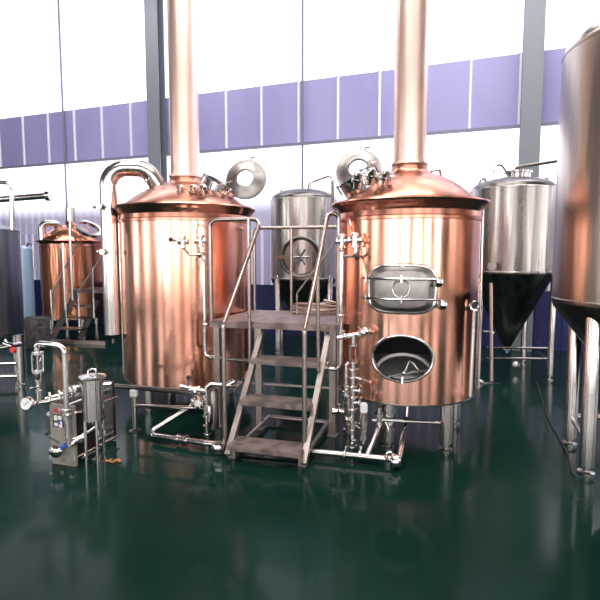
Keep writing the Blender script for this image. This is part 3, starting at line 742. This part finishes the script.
# ------------------------------------------------------------------ cylindro-conical fermenters
def fermenter(name, label, c, R, zt, zs, zb, ztip, mats, legs, legr, leg_out=.96, stack=True):
    t = thing(name, label, 'fermentation tank', (c[0], c[1], 0))
    MB().lathe((c[0], c[1], 0), [(R, zb), (R+.004, zb+.01), (R+.004, zb+.03), (R, zb+.035), (R, zs-.03), (R+.004, zs-.028), (R+.004, zs-.008), (R-.006, zs)], seg=96, cap=False).build('shell', mats[0], t)
    pr = [(R-.006, zs)]
    for k in range(1, 11): a = k/10*PI/2; pr.append((R*math.cos(a)*.99, zs+(zt-zs)*math.sin(a)))
    MB().lathe((c[0], c[1], 0), pr, seg=72).build('top_dome', mats[1], t)
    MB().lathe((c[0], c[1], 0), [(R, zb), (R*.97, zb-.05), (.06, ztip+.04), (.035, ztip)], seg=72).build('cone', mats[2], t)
    for p in legs:
        p = V((p[0], p[1], 0)); rr = math.hypot(p.x-c[0], p.y-c[1])
        top = zb - max(0, (R-rr))*.0 + .02
        l = MB().lathe(p, [(legr, .06), (legr, top), (legr*.6, top+.05)], seg=20).build('leg', mats[3], t)
        MB().lathe(p, [(legr*1.1, 0), (legr*1.1, .014), (legr*.5, .02), (legr*.5, .07)], seg=16).build('foot', mats[3], l)
    v = MB().cyl((c[0], c[1], ztip), (c[0], c[1], ztip-.07), .025, seg=12)
    clamp(v, (c[0], c[1], ztip-.03), UP, .028); v.build('outlet', 'steel', t)
    return t
# middle-right tank
C3 = (2.85, 6.8); R3 = .545
l3 = [atz(485.5, 379, 0), atz(549.5, 380, 0), atz(536, 372, 0), (2.52, 7.25, 0)]
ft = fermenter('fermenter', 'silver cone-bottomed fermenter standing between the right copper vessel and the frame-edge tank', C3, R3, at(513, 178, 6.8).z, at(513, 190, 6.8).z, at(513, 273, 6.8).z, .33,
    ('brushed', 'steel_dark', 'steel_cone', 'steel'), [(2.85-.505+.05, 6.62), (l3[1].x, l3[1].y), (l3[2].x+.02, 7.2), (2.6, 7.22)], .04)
zt3 = at(513, 178, 6.8).z
MB().lathe((2.87, 6.72, zt3-.03), [(.16, 0), (.16, .07), (.18, .075), (.18, .10), (.10, .12), (0, .125)], seg=32).build('top_manway', 'steel', ft)
MB().tube([at(493, 175, 6.6), at(495, 165, 6.6), at(502, 165, 6.6), at(509, 177, 6.6)], .012, 8, fr=.1).build('lid_handle', 'steel', ft)
MB().tube([at(514, 177, 6.75), at(515, 167.5, 6.75), at(557, 161, 6.6)], .022, 10, fr=.08).build('vent_pipe', 'steel_dark', ft)
for px in (483, 546): MB().tube([at(px-4, 184, 6.7), at(px-2, 179, 6.7), at(px+2, 179, 6.7), at(px+4, 185, 6.7)], .014, 8, fr=.03).build('lifting_eye', 'steel', ft)
mb = MB().cyl(at(492, 266, 6.35), at(492, 266, 6.27), .045, seg=16).cyl(at(492, 266, 6.27), at(492, 266, 6.25), .055, seg=16); mb.build('thermometer_port', 'steel_dark', ft)
for py, y in ((347.5, 6.5), (358, 6.5)):
    MB().tube([at(487, py, y-.05), at(548, py+1, y), at(538, py-6, 7.15)][:3], .014, 8).build('cross_bar', 'steel', ft)
dp = MB().tube([at(491, 283, 6.15), at(491.5, 381, 6.15)], .022, 10).build('drop_pipe', 'copper_pale', ft)
MB().cyl(at(481, 383.5, 6.15), at(501, 384.5, 6.15), .02, seg=10).ball(at(481, 382, 6.15), .035).build('tee_foot', 'steel', dp)
MB().cyl(at(484, 332, 6.3), at(493, 332.5, 6.13), .018, seg=10).build('pipe_clip', 'steel', dp)
MB().lathe(at(515.5, 365, 6.72), [(0, -.03), (.05, -.02), (.05, .02), (0, .03)], axis=(0, 1, 0), seg=18).build('drain_valve', 'steel', ft)
# centre tank
C2 = (.06, 8.4); R2 = .545
zs2, zb2 = at(303, 200, 8.4).z, at(303, 279, 8.4).z
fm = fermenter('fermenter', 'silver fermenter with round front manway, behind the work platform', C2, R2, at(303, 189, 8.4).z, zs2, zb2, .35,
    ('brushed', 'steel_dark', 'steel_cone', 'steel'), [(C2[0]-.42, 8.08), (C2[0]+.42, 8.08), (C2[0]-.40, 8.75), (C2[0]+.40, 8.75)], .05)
wc = at(300.5, 257, 7.86)
mw = MB().lathe(wc, [(.30, .10), (.30, -.02), (.325, -.03), (.325, -.06), (.29, -.065), (.275, -.04), (.26, .02), (.10, .0), (0, -.005)], axis=(0, 1, 0), seg=48).build('front_manway', 'manway_steel', fm)
MB().tube([wc+V((.305*math.cos(2*PI*k/48), -.055, .305*math.sin(2*PI*k/48))) for k in range(48)], .022, 10, closed=True).build('clamp_ring', 'lid_steel', mw)
for k in range(3):
    a = k*PI/3; o = V((math.cos(a), 0, math.sin(a)))
    MB().cyl(wc-o*.14+V((0, -.15, 0)), wc+o*.14+V((0, -.15, 0)), .016, seg=8).build('hand_wheel', 'chrome', mw)
MB().cyl(wc+V((0, -.07, 0)), wc+V((0, -.14, 0)), .03, seg=12).build('spindle', 'chrome', mw)
MB().bar(wc+V((-.37, -.04, 0)), wc+V((-.25, -.06, 0)), .05, .05).build('hinge', 'steel', mw)
MB().tube([at(309, 190, 8.2), at(310, 182, 8.2), at(330, 175, 8.2), at(332.5, 180, 8.15), at(333, 205, 8.1)], .026, 10, fr=.1).build('vent_pipe', 'steel', fm)
MB().tube([at(281, 194, 8.3), at(282, 190.5, 8.3), at(286, 190.5, 8.3), at(287, 194, 8.3)], .03, 8, fr=.03).build('lifting_eye', 'steel', fm)
# frame-edge tank
C4 = (2.68, 3.75); R4 = .705
zb4 = 1.235
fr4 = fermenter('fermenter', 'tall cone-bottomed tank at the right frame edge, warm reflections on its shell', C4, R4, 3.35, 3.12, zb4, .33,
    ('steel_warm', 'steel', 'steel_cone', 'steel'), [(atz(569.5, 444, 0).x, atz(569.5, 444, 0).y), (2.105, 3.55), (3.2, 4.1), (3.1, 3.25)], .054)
a = at(569, 426, 4.2); b = V((2.105, 3.55, .10+.13)); a.z = .23
MB().tube([a, b], .018, 10).build('cross_bar', 'steel', fr4)
MB().tube([V((a.x, a.y, .22)), V((3.2, 4.1, .22))], .018, 10).build('cross_bar', 'steel', fr4)

# ------------------------------------------------------------------ left frame edge: silver tank
C1 = (-4.07, 6.25); R1_ = .52
zt1, zb1 = at(5, 229, 6.1).z, at(12, 337, 6.0).z
sv = thing('hot_water_tank', 'silver upright tank cut by the left frame edge, on round legs', 'tank', (C1[0], C1[1], 0))
MB().lathe((C1[0], C1[1], 0), [(0, zb1-.02), (R1_-.04, zb1-.015), (R1_, zb1+.02), (R1_, zt1-.03), (R1_+.005, zt1-.025), (R1_+.005, zt1), (R1_-.03, zt1+.02), (R1_*.55, zt1+.09), (.2, zt1+.11), (0, zt1+.115)], seg=80).build('shell', 'steel_cool', sv)
MB().lathe((C1[0]+.1, C1[1]-.1, zt1+.06), [(.19, 0), (.19, .07), (.2, .075), (.2, .10), (.1, .12), (0, .12)], seg=32).build('top_hatch', 'steel_dark', sv)
p = atz(21.5, 385, 0); leg_round(sv, p, zb1+.02, .048)
for a in (-2.3, .5, 2.2): leg_round(sv, (C1[0]+.42*math.cos(a), C1[1]+.42*math.sin(a), 0), zb1, .048)
for z in (.28, .12): MB().tube([V((p.x, p.y, z)), V((C1[0]-.3, C1[1]-.3, z))], .025, 10).build('cross_bar', 'steel', sv)
for z in (.22,): MB().tube([V((p.x, p.y, z)), V((C1[0]+.42*math.cos(.5), C1[1]+.42*math.sin(.5), z))], .022, 10).build('cross_bar', 'steel', sv)
MB().tube([at(12.5, 230, 6.0), at(11.5, 190, 6.0), at(8, 182.5, 6.0), at(-8, 182, 6.0)], .026, 12, fr=.06).build('fill_pipe', 'chrome', sv)
p = at(10, 343, 5.55)
mb = MB().tube([at(-12, 350, 5.6), at(10, 346, 5.6), at(20, 344, 5.75)], .03, 12).cyl(at(4, 343, 5.58), at(12, 346, 5.55), .022, seg=10); pvv = mb.build('outlet_pipe', 'steel', sv)
MB().tube([at(5, 339, 5.52), at(7, 343, 5.52), at(12, 344, 5.52)], .014, 8).build('lever', 'chrome', pvv)
MB().lathe(at(13, 350, 5.55), [(0, -.03), (.032, -.02), (.032, .02), (0, .03)], axis=(0, -1, .2), seg=16).build('red_knob', 'red', pvv, 'red valve knob')
# overhead pipe near the back wall, left
a, b = at(-20, 201, 7.5), at(48.5, 195.5, 7.2)
op = thing('overhead_pipe', 'grey horizontal pipe with round end flange, high at the left frame edge', 'pipe', tuple(a))
MB().tube([a, b], .045, 16).build('pipe', 'steel', op)
MB().cyl(b-V((.03, 0, 0)), b+V((.03, 0, 0)), .075, seg=20).build('end_flange', 'steel', op)
MB().cyl(at(11.8, 199.5, 7.35), V((at(11.8, 199.5, 7.35).x, 7.35, 0)), .03, seg=12).build('support_post', 'steel', op)

# ------------------------------------------------------------------ far left background
kc = (-4.86, 10.7); kR = .62
rk = thing('far_kettle', 'smaller-looking copper kettle far back at left, behind its own stair', 'brewing tank', (kc[0], kc[1], 0))
kz = at(73, 241, 10.7).z; kb = .28
MB().lathe((kc[0], kc[1], 0), [(0, kb-.05), (kR*.7, kb-.03), (kR, kb), (kR, kz-.1)], seg=80, cap=False).build('shell', 'copper_far', rk)
vessel_top(rk, kc, kR, kz-.05, kz, .69, .33, .095, at(75, 208, 10.7).z, far=True)
for a in (-2.3, -.8, .8, 2.3): leg_round(rk, (kc[0]+.48*math.cos(a), kc[1]+.48*math.sin(a), 0), kb+.02, .05)
zt = at(50, 223, 10.4).z
cx_ = at(42, 230, 10.35).x
MB().tube([at(58, 229, 10.5), V((at(57, 224, 10.4).x, 10.45, zt)), V((cx_, 10.35, zt)), V((cx_, 10.35, at(42, 300, 10.35).z))], .075, 16, fr=.12).build('vapour_pipe', 'steel', rk)
pq = at(88, 231, 10.25)
MB().lathe(pq, [(.24, 0), (.24, .06), (.27, .065), (.27, .085), (.2, .09)], axis=(.5, -.35, .8), seg=32, cap=False).build('manway', 'steel', rk)
MB().tube([at(70, 232, 10.0), at(70.5, 221, 10.0)], .035, 10).build('light_fitting', 'steel', rk)

fs = thing('far_stair', 'dim steel stair and landing with thin rails in front of the far copper kettle', 'stairs', tuple(atz(70, 340, 0)))
Y2 = 9.35
fz2 = at(90, 290, Y2).z
dk = MB().box((at(95, 290, Y2).x+.1, Y2+.35, fz2-.03), (1.2, .7, .06), rz=-YW).build('deck', 'steel_dark', fs)
for (x0, y0), (x1, y1) in (((52, 341), (77, 291)), ((80, 341), (97, 300))):
    a, b = at(x0, y0, Y2-.15), at(x1, y1, Y2+.12); a.z = max(a.z, .04)
    MB().bar(a, b, .04, .10).build('stringer', 'steel_dark', fs)
for k in range(1, 4):
    t = k/4; a = at(52, 341, Y2-.15).lerp(at(77, 291, Y2+.12), t); b = at(80, 341, Y2-.15).lerp(at(97, 300, Y2+.12), t)
    MB().bar((a*.5+b*.5)+V((-.28, .09, .02)), (a*.5+b*.5)+V((.28, -.09, .02)), .2, .03).build('tread', 'steel_dark', fs)
for x, y0, y1 in ((53, 290, 339), (66, 243, 322), (72.5, 228, 300), (80, 293, 339), (94, 268, 318)):
    a = at(x, y1, Y2-.1); a.z = max(a.z, .03)
    MB().cyl(a, V((a.x, a.y, at(x, y0, Y2-.1).z)), .022, seg=10).build('post', 'steel', fs)
for (x0, y0), (x1, y1) in (((52, 293), (77, 244)), ((77, 294), (102, 256))):
    MB().cyl(at(x0, y0, Y2-.1), at(x1, y1, Y2+.1), .02, seg=10).build('handrail', 'frame', fs)
a, b = atz(48, 341, .03), atz(106, 343, .03)
MB().bar(a, b, .06, .06).build('base_bar', 'frame', fs)

p = at(27, 300, 9.3)
bt = thing('blue_tank', 'slim pale blue-grey tank behind the silver tank at far left', 'tank', (p.x, 9.3, 0))
zt_ = at(27, 247, 9.3).z
MB().lathe((p.x, 9.3, 0), [(.10, .2), (.13, .3), (.13, zt_-.03), (.09, zt_+.02), (0, zt_+.03)], seg=36).build('shell', 'blue_tank', bt)
for k in range(3): a = 2*PI*k/3+.4; MB().cyl((p.x+.10*math.cos(a), 9.3+.10*math.sin(a), 0), (p.x+.10*math.cos(a), 9.3+.10*math.sin(a), .3), .02, seg=10).build('leg', 'steel_dark', bt)
MB().tube([at(27, 246, 9.25), at(28, 243, 9.25), at(33, 244, 9.25), at(34, 268, 9.25)], .018, 8, fr=.04).build('pipe', 'steel', bt)
p = atz(38.5, 347, 0); p = V((p.x+.0, p.y, 0))
hb = (at(38, 317, p.y).z)
mb = MB(); Rb = .20
mb.lathe(p, [(Rb*.9, 0), (Rb, .03), (Rb, hb*.32), (Rb*1.04, hb*.34), (Rb, hb*.36), (Rb, hb*.65), (Rb*1.04, hb*.67), (Rb, hb*.69), (Rb, hb-.03), (Rb*.92, hb), (Rb*.9, hb-.015), (0, hb-.015)], seg=36)
solo(mb, 'barrel', 'barrel', p, 'dull dark barrel standing on the floor left of the far kettle', 'barrel')

# ------------------------------------------------------------------ floor oddments
pts = [atz(536, 381, .008), atz(540, 396, .008), atz(549, 418, .008), atz(560, 441, .008), atz(567, 455, .008), atz(575, 476, .008)]
o_ = []
for i in range(len(pts)-1):
    for k in range(6): o_.append(pts[i].lerp(pts[i+1], k/6)+V((.012*math.sin(i*2.1+k*.5), 0, 0)))
solo(MB().tube(o_+[pts[-1]], .008, 8), 'cable', 'black', pts[2], 'thin black cable trailing over the green floor near the right tank', 'cable')
mb = MB(); c_ = atz(112, 461.5, .004)
for k in range(5):
    q = c_+V((-.05+.027*k, .02*math.sin(k*2.3), .006)); mb.box(q, (.045, .02, .006), R=Matrix.Rotation(k*1.3, 3, 'Z') @ Matrix.Rotation(.2*(-1)**k, 3, 'X'))
solo(mb, 'dry_leaf', 'rust', c_, 'small orange-brown dry scrap on the floor beside the canister legs', 'scrap')

# ------------------------------------------------------------------ light
w = bpy.data.worlds.new('world'); sc.world = w; w.use_nodes = True
w.node_tree.nodes['Background'].inputs['Color'].default_value = (.75, .82, 1, 1); w.node_tree.nodes['Background'].inputs['Strength'].default_value = .35
def area(name, loc, size, power, color, tgt):
    l = bpy.data.lights.new(name, 'AREA'); l.shape = 'RECTANGLE'; l.size, l.size_y = size; l.energy = power; l.color = color
    o = bpy.data.objects.new(name, l); col.objects.link(o); o.location = loc
    o.rotation_euler = (V(tgt)-V(loc)).to_track_quat('-Z', 'Y').to_euler(); return o
area('roof_light', (0, 4.0, 7.9), (7, 1.2), 330, (1, .96, .92), (0, 4.0, 0))  # unseen overhead area lamps, added as fill and for copper reflections
area('roof_light', (0, 0, 7.9), (9, 1.2), 330, (1, .96, .92), (0, 1.0, 0))
area('roof_light', (-5, 8.6, 7.9), (6, 1.0), 190, (.95, .95, 1), (-5, 9, 0))
area('roof_light', (3, 7.0, 7.9), (6, 1.0), 190, (.95, .95, 1), (3, 7, 0))
sc.view_settings.view_transform = 'Standard'
sc.view_settings.look = 'None'
sc.view_settings.exposure = .15
